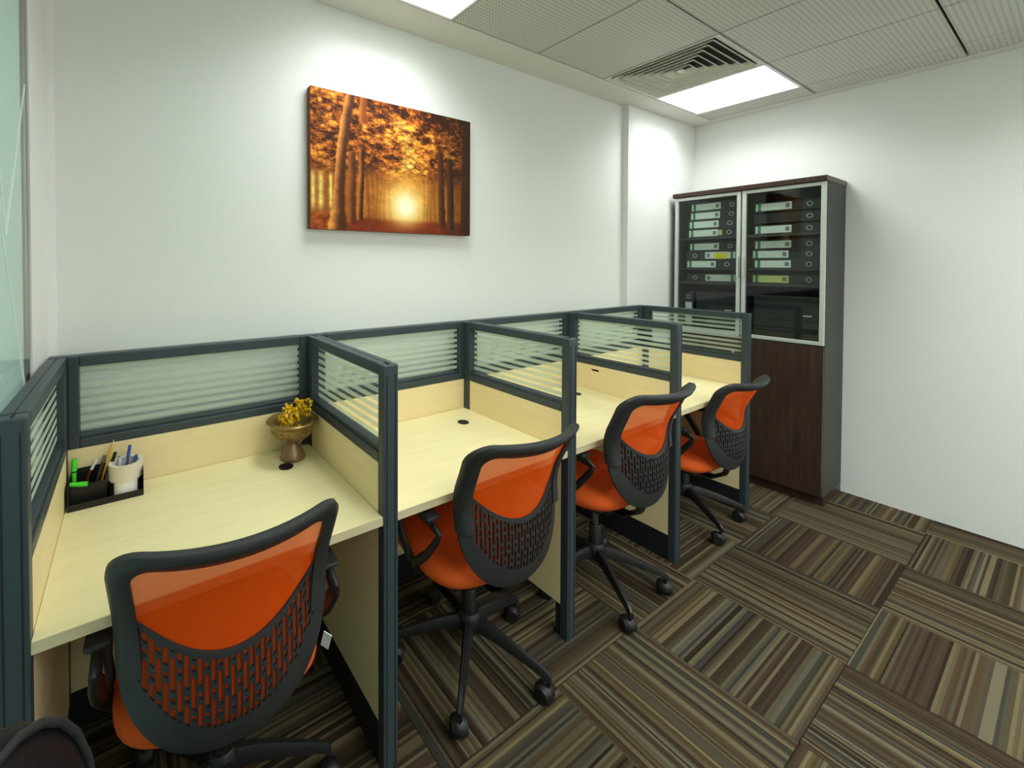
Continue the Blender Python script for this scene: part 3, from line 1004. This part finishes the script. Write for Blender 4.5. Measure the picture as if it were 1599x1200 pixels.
# lever arch files lying flat in the cabinet
def binder(y0, y1, z0, th, flip, style, lab, xf=3.862):
    r = empty('lever_arch_file', (xf, (y0 + y1) / 2, z0))
    tag(r, lab, 'binder', 'lever arch files lying in the cabinet')
    h = (y1 - y0) / 2
    b = MB()
    b.box(0.0, 0.28, -h, h, 0, 0.003); b.box(0.0, 0.28, -h, h, th - 0.003, th); b.box(0.0, 0.004, -h, h, 0.003, th - 0.003)
    b.build('cover', 'binder', r)
    bx('paper_block', 'white', (0.02, 0.27, -h + 0.006, h - 0.006, 0.004, th * 0.7), r)
    s_ = 1 if not flip else -1       # label towards +y (left in the picture) unless flipped
    if style:
        la, lb = s_ * (h - 0.012), s_ * (h - 0.195)
        ya, yb = min(la, lb), max(la, lb)
        lm = {'w': 'labelw', 'y': 'labelly', 'k': 'labelw', 'p': 'labelw'}[style]
        lo = bx('spine_label', lm, (-0.0012, -0.0002, ya, yb, th * 0.14, th * 0.88), r)
        gy = s_ * (h - 0.012)
        ga, gb = sorted((gy - s_ * 0.012, gy - s_ * 0.028))
        bx('green_stripe', 'labelg', (-0.0018, -0.0012, ga, gb, th * 0.14, th * 0.88), lo)
        ka, kb = sorted((s_ * (h - 0.165), s_ * (h - 0.185)))
        bx('printed_mark', 'labelk', (-0.0018, -0.0012, ka, kb, th * 0.3, th * 0.72), lo)
        if style == 'k':
            na, nb = sorted((s_ * (h - 0.198), s_ * (h - 0.222)))
            bx('kraft_note', 'kraft', (-0.0016, -0.0004, na, nb, th * 0.2, th * 0.8), r)
        if style == 'p':
            na, nb = sorted((s_ * (h - 0.06), s_ * (h - 0.14)))
            bx('yellow_note', 'labely', (-0.0024, -0.0012, na, nb, th * 0.1, th * 0.8), lo)
    # finger ring
    b = MB()
    cy = -s_ * (h - 0.055)
    pts = [(-0.001, cy + 0.013 * math.cos(2 * math.pi * k / 18), th * 0.5 + 0.013 * math.sin(2 * math.pi * k / 18)) for k in range(18)]
    b.tube(pts, 0.0024, 6, closed=True)
    ro = b.build('finger_ring', 'alu', r, smooth=60)
    b = MB()
    b.tube([(-0.0006, cy, th * 0.5), (0.0005, cy, th * 0.5)], 0.012, 16)
    b.build('ring_hole', 'cableblack', ro)
    return r
ya, yb = -0.372, -0.055
th = 0.064
TOPS = ['topmost', 'second from the top', 'third from the top', 'lowest']
for k, (st, fp, dy) in enumerate((('k', False, 0), ('w', False, -0.004), ('w', False, -0.012), ('w', False, -0.016))):
    binder(ya + dy, yb + dy, 1.6925 + k * (th + 0.001), th, fp, st,
           'lever arch file behind the left glass door, %s on the upper shelf' % TOPS[3 - k])
for k, (st, fp, dy) in enumerate((('w', False, 0.01), ('p', True, 0.004), ('w', False, -0.008))):
    binder(ya + dy, yb + dy, 1.4625 + k * (th + 0.001), th, fp, st,
           ['lowest file of the middle stack behind the left glass door', 'lever arch file with a yellow note behind the left glass door', 'top file of the middle stack behind the left glass door'][k])
binder(ya, yb, 1.3625, th, True, 'w', 'single lever arch file in the low slot behind the left glass door')
ya2, yb2 = -0.79, -0.455
for k, (st, fp) in enumerate((('w', False), (None, False), ('w', False))):
    binder(ya2, yb2, 1.6925 + k * (th + 0.012), th, fp, st, 'lever arch file behind the right glass door, %s on the upper shelf' % ('lowest', 'middle one', 'topmost')[k])
for k, (st, fp) in enumerate((('w', False), ('w', False), ('w', False))):
    binder(ya2, yb2 + 0.012 * (k % 2), 1.4625 + k * (th + 0.001), th, fp, st, 'lever arch file behind the right glass door, %s of the middle stack' % ('lowest', 'second', 'top')[k])
binder(ya2, yb2 + 0.01, 1.3625, th, False, 'y', 'lever arch file with a pale yellow label behind the right glass door')
# dark document boxes on the lowest glazed shelf
for (a_, b_, lab) in ((-0.365, -0.115, 'dark document box on the lowest shelf behind the left glass door'), (-0.78, -0.46, 'dark document box on the lowest shelf behind the right glass door')):
    r = empty('document_box', (3.87, (a_ + b_) / 2, 0.9855))
    tag(r, lab, 'box', 'document boxes in the cabinet')
    h = (b_ - a_) / 2
    bx('box_body', 'binder', (0, 0.27, -h, h, 0, 0.29), r, 0.003)
    bx('lid', 'cabin', (-0.003, 0.272, -h - 0.003, h + 0.003, 0.29, 0.30), r, 0.002)
    bx('slot_label', 'labelw', (-0.0015, -0.0003, -h + 0.03, -h + 0.07, 0.175, 0.182), r)
r = empty('slim_file', (3.875, -0.062, 0.9855)); tag(r, 'slim upright dark file with a white label beside the document box', 'binder')
bx('cover', 'binder', (0, 0.26, -0.032, 0.032, 0, 0.30), r, 0.002)
bx('spine_label', 'labelw', (-0.0015, -0.0003, -0.022, 0.02, 0.06, 0.22), r)
b = MB(); b.tube([(-0.001, 0.012 * math.cos(2 * math.pi * k / 16), 0.262 + 0.012 * math.sin(2 * math.pi * k / 16)) for k in range(16)], 0.0022, 6, closed=True); b.build('finger_ring', 'alu', r)

# ------------------------------------------------------------------ forest picture on canvas
PX0, PX1, PZ0, PZ1 = 0.852, 1.745, 1.643, 2.243
def value_noise(nx, ny, fx_, fy_, seed):
    rg = np.random.RandomState(seed)
    gx_, gy_ = int(fx_) + 2, int(fy_) + 2
    G = rg.rand(gy_, gx_)
    xs = np.linspace(0, fx_, nx); ys = np.linspace(0, fy_, ny)
    xi = xs.astype(int); yi = ys.astype(int)
    xf = xs - xi; yf = ys - yi
    xf = xf * xf * (3 - 2 * xf); yf = yf * yf * (3 - 2 * yf)
    a = G[np.ix_(yi, xi)]; b_ = G[np.ix_(yi, xi + 1)]; c = G[np.ix_(yi + 1, xi)]; d = G[np.ix_(yi + 1, xi + 1)]
    X, Y = np.meshgrid(xf, yf)
    return a * (1 - X) * (1 - Y) + b_ * X * (1 - Y) + c * (1 - X) * Y + d * X * Y
def fbm(nx, ny, f, seed, asp=1.5, oct_=5, gain=0.6):
    s_, a, tot = 0, 1.0, 0
    for k in range(oct_):
        s_ = s_ + a * value_noise(nx, ny, f * asp * 2 ** k, f * 2 ** k, seed + k); tot += a; a *= gain
    return s_ / tot
def paint(nx, ny):
    u, v = np.meshgrid(np.linspace(0, 1, nx), np.linspace(0, 1, ny))
    def sm(a, b, x):
        t = np.clip((x - a) / (b - a), 0, 1); return t * t * (3 - 2 * t)
    def mix(A, B, m):
        return A * (1 - m[..., None]) + np.array(B) * m[..., None] if not isinstance(B, np.ndarray) or B.ndim == 1 else A * (1 - m[..., None]) + B * m[..., None]
    n1 = fbm(nx, ny, 7, 1, 1.0, 6, 0.85); n2 = fbm(nx, ny, 26, 20, 0.8, 4, 0.85); n3 = fbm(nx, ny, 3, 40)
    n1 = (n1 - 0.5) * 2.0 + 0.5; n2 = (n2 - 0.5) * 2.2 + 0.5
    img = np.zeros((ny, nx, 3)) + np.array((150, 80, 26.))
    # misty background between the trunks
    d = np.hypot((u - 0.54) * 1.25, (v - 0.79) * 0.9)
    img = mix(img, (214, 134, 46), np.exp(-(d / 0.36) ** 2))
    img = mix(img, (250, 196, 92), np.exp(-(d / 0.17) ** 2))
    # distant trunks
    for tu, tw, dk in ((0.31, .012, .6), (0.335, .010, .45), (0.36, .012, .5), (0.385, .008, .4), (0.41, .010, .35), (0.44, .007, .25), (0.66, .008, .3), (0.69, .009, .4), (0.715, .010, .5), (0.74, .012, .45)):
        m = np.exp(-((u - tu - 0.006 * np.sin(v * 9 + tu * 40)) / tw) ** 2) * sm(0.42, 0.55, v) * dk
        img = mix(img, (112, 56, 18), m)
    # foliage
    fol = sm(0.66, 0.48, v + 0.16 * (n3 - 0.5) + 0.10 * np.abs(u - 0.53) * -1 + 0.05)
    hole = np.exp(-((u - 0.55 - 0.03 * np.sin(v * 20)) / 0.075) ** 2) * sm(0.05, 0.2, v)
    t = np.clip(n2 * 0.6 + n1 * 0.5 - 0.13 + 0.20 * hole + 0.04 * (u < 0.14) - 0.10 * sm(0.6, 0.95, u), 0, 1)
    c0, c1, c2, c3 = np.array((62, 28, 10.)), np.array((150, 74, 20.)), np.array((206, 118, 38.)), np.array((240, 178, 66.))
    F = mix(mix(mix(np.zeros_like(img) + c0, c1, sm(0.22, 0.45, t)), c2, sm(0.45, 0.62, t)), c3, sm(0.62, 0.85, t))
    img = mix(img, F, fol)
    for gu, gv, gr in ((0.554, 0.46, 0.035), (0.549, 0.34, 0.032), (0.545, 0.25, 0.03), (0.50, 0.15, 0.028), (0.60, 0.25, 0.02)):
        m = np.exp(-(((u - gu) / gr / 1.2) ** 2 + ((v - gv) / gr) ** 2)) * np.clip(n1 * 1.3, 0, 1) * 0.85
        img = mix(img, (254, 220, 110), m)
    # branches: thin dark strokes
    rg = np.random.RandomState(5)
    for _ in range(46):
        bu, bv = rg.rand(), rg.rand() * 0.55 + 0.05
        sl = rg.uniform(-0.4, 0.4); ln = rg.uniform(0.06, 0.16)
        m = np.exp(-((v - bv - sl * (u - bu) - 0.015 * np.sin((u - bu) * 60)) / 0.004) ** 2) * (np.abs(u - bu) < ln) * 0.55
        img = mix(img, (50, 24, 10), m)
    # sun
    # bright gaps at the left
    for gu, gw in ((0.052, 0.014), (0.104, 0.009), (0.012, 0.012)):
        m = np.exp(-((u - gu) / gw) ** 2) * sm(0.56, 0.64, v) * sm(0.9, 0.8, v)
        img = mix(img, (252, 226, 120), m * 0.9)
    # ground
    gr = sm(0.885, 0.925, v + 0.02 * (n2 - 0.5) + 0.03 * np.abs(u - 0.54))
    G = mix(np.zeros_like(img) + np.array((122, 46, 14.)), (176, 92, 30), np.clip(n2, 0, 1) * sm(0.30, 0.0, u))
    G = mix(G, (78, 34, 14), sm(0.7, 1.0, u) * 0.8)
    G = mix(G, (204, 104, 36), np.exp(-((u - 0.54) / 0.12) ** 2) * sm(1.0, 0.9, v) * 0.7)
    img = mix(img, G, gr)
    # trunks: middle left pair and right group
    def trunk(img, pl, pr, dark, lit, v0, v1):
        vs_ = np.linspace(0, 1, ny)
        lo = np.interp(vs_, [p[1] for p in pl], [p[0] for p in pl])[:, None]
        hi = np.interp(vs_, [p[1] for p in pr], [p[0] for p in pr])[:, None]
        wob = 0.004 * (n2 - 0.5)
        f = (u + wob - lo) / (hi - lo)
        ins = sm(-0.06, 0.06, f) * sm(1.06, 0.94, f) * sm(v0 - 0.02, v0 + 0.02, v) * sm(v1 + 0.015, v1 - 0.015, v)
        col = mix(np.zeros_like(img) + np.array(lit), dark, sm(0.0, 0.75, f + 0.25 * (n1 - 0.5)))
        return mix(img, col, ins)
    img = trunk(img, [(0.262, 0), (0.245, 1)], [(0.305, 0), (0.29, 1)], (130, 66, 22.), (190, 104, 40.), -0.1, 0.2)
    img = trunk(img, [(0.20, 0.3), (0.19, 1)], [(0.243, 0.3), (0.24, 1)], (84, 42, 16.), (170, 92, 34.), 0.42, 0.95)
    img = trunk(img, [(0.262, 0.3), (0.245, 1)], [(0.294, 0.3), (0.278, 1)], (60, 30, 12.), (200, 118, 44.), 0.4, 0.92)
    img = trunk(img, [(0.75, 0), (0.765, 1)], [(0.79, 0), (0.815, 1)], (62, 34, 16.), (120, 66, 26.), 0.3, 0.95)
    img = trunk(img, [(0.815, 0), (0.83, 1)], [(0.86, 0), (0.88, 1)], (56, 32, 16.), (104, 58, 26.), 0.35, 0.96)
    img = trunk(img, [(0.945, 0), (0.925, 1)], [(1.1, 0), (1.1, 1)], (44, 28, 18.), (66, 40, 22.), -0.1, 1.1)
    # dark right hand side of the print
    img = mix(img, (48, 30, 18), sm(0.62, 1.0, u) * 0.55 * sm(1.1, 0.2, v * 0.6 + 0.2))
    # main trunk
    img = trunk(img, [(0.186, 0), (0.156, .21), (0.132, .445), (0.12, .71), (0.088, 1)], [(0.236, 0), (0.214, .175), (0.185, .48), (0.178, .8), (0.186, 1)], (78, 38, 18.), (226, 146, 66.), -0.1, 1.02)
    img *= (0.90 + 0.2 * n2)[..., None]
    img = mix(img, (255, 214, 112), np.exp(-(d / 0.125) ** 2) * 0.95)
    img = mix(img, (255, 252, 214), np.clip(np.exp(-(d / 0.085) ** 2) * 1.25, 0, 1))
    return np.clip(img, 0, 255)
NX, NY = 300, 204
img = paint(NX, NY)
li = img / 255.0
li = np.where(li <= 0.04045, li / 12.92, ((li + 0.055) / 1.055) ** 2.4)
pic = empty('canvas_picture', ((PX0 + PX1) / 2, YW, PZ0))
tag(pic, 'autumn forest canvas print hanging on the white wall', 'picture')
hw = (PX1 - PX0) / 2; hh = PZ1 - PZ0
bx('stretcher_edge', 'canvasedge', (-hw, hw, -0.038, -0.002, 0, hh), pic, 0.001)
verts = [(-hw + 2 * hw * i / (NX - 1), -0.0385, hh * (1 - j / (NY - 1))) for j in range(NY) for i in range(NX)]
faces = [(j * NX + i, (j + 1) * NX + i, (j + 1) * NX + i + 1, j * NX + i + 1) for j in range(NY - 1) for i in range(NX - 1)]
me = bpy.data.meshes.new('printed_canvas')
me.from_pydata(verts, [], faces)
ca = me.color_attributes.new('print', 'FLOAT_COLOR', 'POINT')
buf = np.ones((NX * NY, 4), dtype=np.float32)
buf[:, :3] = li.reshape(-1, 3)
ca.data.foreach_set('color', buf.ravel())
me.materials.append(M['printed'])
po = bpy.data.objects.new('printed_canvas', me); C.objects.link(po); po.parent = pic

# ------------------------------------------------------------------ bronze bowl with amber tree
VX, VY = 0.719, -0.100
bowl = empty('pedestal_bowl', (VX, VY, ZD))
tag(bowl, 'bronze pedestal bowl holding the amber crystal tree', 'bowl')
MB().lathe([(0.045, 0.0), (0.047, 0.004), (0.047, 0.010), (0.042, 0.02), (0.033, 0.040), (0.021, 0.056), (0.017, 0.064)], seg=36).build('foot', 'bronze2', bowl, smooth=50)
MB().lathe([(0.018, 0.064), (0.021, 0.067), (0.020, 0.070), (0.044, 0.075), (0.062, 0.088), (0.073, 0.105), (0.079, 0.122), (0.083, 0.134), (0.095, 0.141), (0.0965, 0.146), (0.092, 0.150), (0.078, 0.147), (0.070, 0.138), (0.064, 0.12), (0.05, 0.10), (0.02, 0.09)], seg=40).build('bowl_body', 'bronze', bowl, smooth=50)
# raised ornament band around the bowl
b = MB()
for k in range(18):
    a = 2 * math.pi * k / 18
    for (rr, zz, sz) in ((0.0765, 0.112, 0.006), (0.067, 0.095, 0.0045)):
        aa = a + (0.17 if sz < 0.005 else 0)
        bmesh.ops.create_icosphere(b.bm, subdivisions=1, radius=sz, matrix=Matrix.Translation((rr * math.cos(aa), rr * math.sin(aa), zz)))
b.build('ornament_band', 'bronze', bowl, smooth=60)
tree = empty('crystal_tree', (VX, VY, ZD + 0.092))
tag(tree, 'small amber crystal tree standing in the bronze bowl', 'ornament')
rt = random.Random(11)
b = MB()
tips = []
b.tube([(0, 0, 0), (0.004, 0.0, 0.02), (0.002, 0.004, 0.045), (0.012, 0.004, 0.075)], [0.008, 0.006, 0.005, 0.004], 8)
for k in range(13):
    zz = 0.02 + 0.055 * k / 12
    a = rt.uniform(0, 6.28); ln = rt.uniform(0.02, 0.045)
    tip = (0.004 + ln * math.cos(a) + (0.016 if zz > 0.05 else -0.008), ln * math.sin(a), zz + rt.uniform(0.01, 0.045))
    b.tube([(0.004, 0.002, zz), tip], 0.0014, 5)
    tips.append(tip)
b.build('wire_trunk', 'wire', tree, smooth=60)
b = MB()
tips += [(0.0, -0.03, 0.018), (-0.03, -0.02, 0.03), (0.03, -0.03, 0.02), (-0.02, -0.04, 0.02), (0.015, -0.035, 0.03), (0.03, 0.0, 0.115), (0.012, 0.0, 0.12), (0.052, -0.004, 0.09), (-0.035, -0.01, 0.06), (-0.01, 0, 0.095), (0.0, -0.02, 0.075)]
for tp in tips:
    for q in range(8):
        c = Vector(tp) + Vector((rt.gauss(0, 0.0085), rt.gauss(0, 0.0085), rt.gauss(0, 0.0085)))
        mt = Matrix.Translation(c) @ Matrix.Rotation(rt.uniform(0, 6), 4, (rt.random() - .5, rt.random() - .5, rt.random())) @ Matrix.Diagonal((0.6, 1, 1.35, 1))
        bmesh.ops.create_icosphere(b.bm, subdivisions=1, radius=rt.uniform(0.0052, 0.0085), matrix=mt)
cr = b.build('crystal_leaves', 'amber', tree)
cr['kind'] = 'stuff'

# ------------------------------------------------------------------ desk organizer and its contents
OX, OY = 0.032, -0.108          # front left corner; 0.196 x 0.100
org = empty('desk_organizer', (OX, OY, ZD))
tag(org, 'black plastic desk organizer in the desk corner by the glass partition', 'organizer')
bx('tray', 'cableblack', (0, 0.196, 0, 0.1, 0, 0.006), org, 0.001)
bx('front_lip', 'cableblack', (0, 0.196, 0, 0.003, 0.006, 0.02), org)
b = MB()      # box compartment at the left rear
b.box(0.0, 0.003, 0.003, 0.1, 0.006, 0.075); b.box(0.003, 0.097, 0.097, 0.1, 0.006, 0.088)
b.box(0.094, 0.097, 0.03, 0.097, 0.006, 0.08); b.box(0.003, 0.094, 0.030, 0.033, 0.006, 0.062)
b.box(0.047, 0.05, 0.033, 0.097, 0.006, 0.075)
b.build('pen_box', 'cableblack', org)
b = MB()      # round holder with an open front
cxr, cyr = 0.148, 0.05
seg = 30
ang = [R(-45 + 270 * k / seg) for k in range(seg + 1)]
rr0, rr1, hz = 0.0455, 0.048, 0.05
cols = []
for a in ang:
    aa = a
    cols.append([b.bm.verts.new((cxr + r_ * math.cos(aa), cyr + r_ * math.sin(aa), z)) for r_, z in ((rr0, 0.006), (rr1, 0.006), (rr1, hz), (rr0, hz))])
for p, q in zip(cols, cols[1:]): b.bridge(p, q)
b.bm.faces.new(cols[0][::-1]); b.bm.faces.new(cols[-1])
b.build('round_holder', 'cableblack', org, smooth=40)
bx('end_wall', 'cableblack', (0.1945, 0.196, 0.003, 0.1, 0.006, 0.078), org)
def roll(z, r1, h, lab, mat, r0=0.036):
    o = MB().lathe([(r0, 0.0), (r1, 0.0), (r1, h), (r0, h)], seg=36, capb=False, capt=False)
    # close the inside
    rings = o.bm.verts[:] if False else None
    o.bm.verts.ensure_lookup_table()
    n = len(o.bm.verts) // 4
    a = [o.bm.verts[k] for k in range(n)]; d = [o.bm.verts[3 * n + k] for k in range(n)]
    o.bridge(d, a)
    ob = o.build('tape_roll', mat, None, smooth=40, loc=(OX + cxr, OY + cyr, ZD + z))
    tag(ob, lab, 'tape roll', 'rolls of tape in the organizer')
roll(0.0065, 0.0425, 0.046, 'white roll of tape held low in the black organizer', 'white')
roll(0.053, 0.0475, 0.048, 'cream roll of tape on top of the white one', 'cream')

def stick(name, mat, p0, p1, rad, lab, cat, group=None, parts=()):
    """a pen-like thing from p0 (in the organizer) to p1; parts = (name, mat, f0, f1, rad)"""
    p0, p1 = Vector(p0), Vector(p1)
    d = p1 - p0
    ln = d.length
    r = empty(name, tuple(p0))
    r.rotation_mode = 'QUATERNION'
    r.rotation_quaternion = Vector((0, 0, 1)).rotation_difference(d)
    tag(r, lab, cat, group)
    MB().lathe([(rad * 0.8, 0), (rad, ln * 0.03), (rad, ln * 0.97), (rad * 0.85, ln)], seg=12).build('barrel', mat, r, smooth=40)
    for (n_, m_, f0, f1, r0_, r1_) in parts:
        MB().lathe([(r0_, ln * f0), (r1_, ln * f1)], seg=12).build(n_, m_, r, smooth=40)
    return r
ZB = ZD + 0.008
G_ = 'pens in the organizer'
stick('highlighter', 'greenhl', (OX + 0.010, OY + 0.062, ZB), (OX + 0.012, OY + 0.075, ZB + 0.118), 0.0062, 'green highlighter standing upright in the organizer', 'highlighter', G_, (('cap', 'greenhl', 0.72, 1.02, 0.0076, 0.0072), ('band', 'cableblack', 0.68, 0.72, 0.0068, 0.0068)))
stick('highlighter', 'greenhl', (OX + 0.004, OY + 0.028, ZB + 0.063), (OX + 0.048, OY + 0.020, ZB + 0.058), 0.0062, 'green highlighter lying across the front of the pen box', 'highlighter', G_, (('cap', 'greenhl', 0.55, 1.02, 0.0075, 0.007),))
stick('pencil', 'yellow', (OX + 0.070, OY + 0.045, ZB), (OX + 0.112, OY + 0.086, ZB + 0.142), 0.0036, 'yellow pencil leaning out of the organizer', 'pencil', G_, (('sharpened_tip', 'woodtip', 1.0, 1.09, 0.0033, 0.0006),))
stick('pen', 'cableblack', (OX + 0.060, OY + 0.058, ZB), (OX + 0.090, OY + 0.092, ZB + 0.108), 0.0046, 'black pen leaning beside the yellow pencil', 'pen', G_, (('clip', 'grey', 0.7, 0.98, 0.0052, 0.0048),))
stick('pen', 'penclear', (OX + 0.082, OY + 0.050, ZB), (OX + 0.118, OY + 0.070, ZB + 0.114), 0.0042, 'clear pen with a dark cap leaning at the right of the pencil', 'pen', G_, (('cap', 'cableblack', 0.82, 1.05, 0.0054, 0.0050), ('grip', 'cableblack', 0.05, 0.3, 0.0046, 0.0046)))
stick('pen', 'pinkred', (OX + 0.018, OY + 0.085, ZB), (OX + 0.066, OY + 0.090, ZB + 0.096), 0.004, 'dark red pen at the back of the pen box', 'pen', G_, (('cap', 'white', 0.75, 1.03, 0.0048, 0.0044),))
stick('pen', 'cableblack', (OX + 0.055, OY + 0.04, ZB), (OX + 0.086, OY + 0.052, ZB + 0.098), 0.0055, 'thick black marker in the middle of the pen box', 'pen', G_, (('cap', 'basenylon', 0.68, 1.04, 0.0068, 0.0062),))
RX, RY = OX + cxr, OY + cyr
stick('pen', 'penblue', (RX - 0.010, RY - 0.012, ZD + 0.012), (RX + 0.012, RY + 0.02, ZD + 0.142), 0.004, 'blue pen standing up inside the tape rolls', 'pen', G_, (('clip', 'penblue', 0.72, 1.0, 0.0052, 0.0046),))
stick('pen', 'penblue', (RX + 0.0, RY - 0.015, ZD + 0.012), (RX + 0.030, RY + 0.006, ZD + 0.112), 0.0038, 'blue pen leaning on the rim of the tape rolls', 'pen', G_, (('clip', 'penblue', 0.7, 1.0, 0.0048, 0.0044),))
stick('pen', 'penclear', (RX - 0.014, RY + 0.008, ZD + 0.012), (RX - 0.018, RY + 0.022, ZD + 0.108), 0.005, 'clear pen inside the tape rolls', 'pen', G_, (('plug', 'penblue', 0.97, 1.03, 0.004, 0.003),))
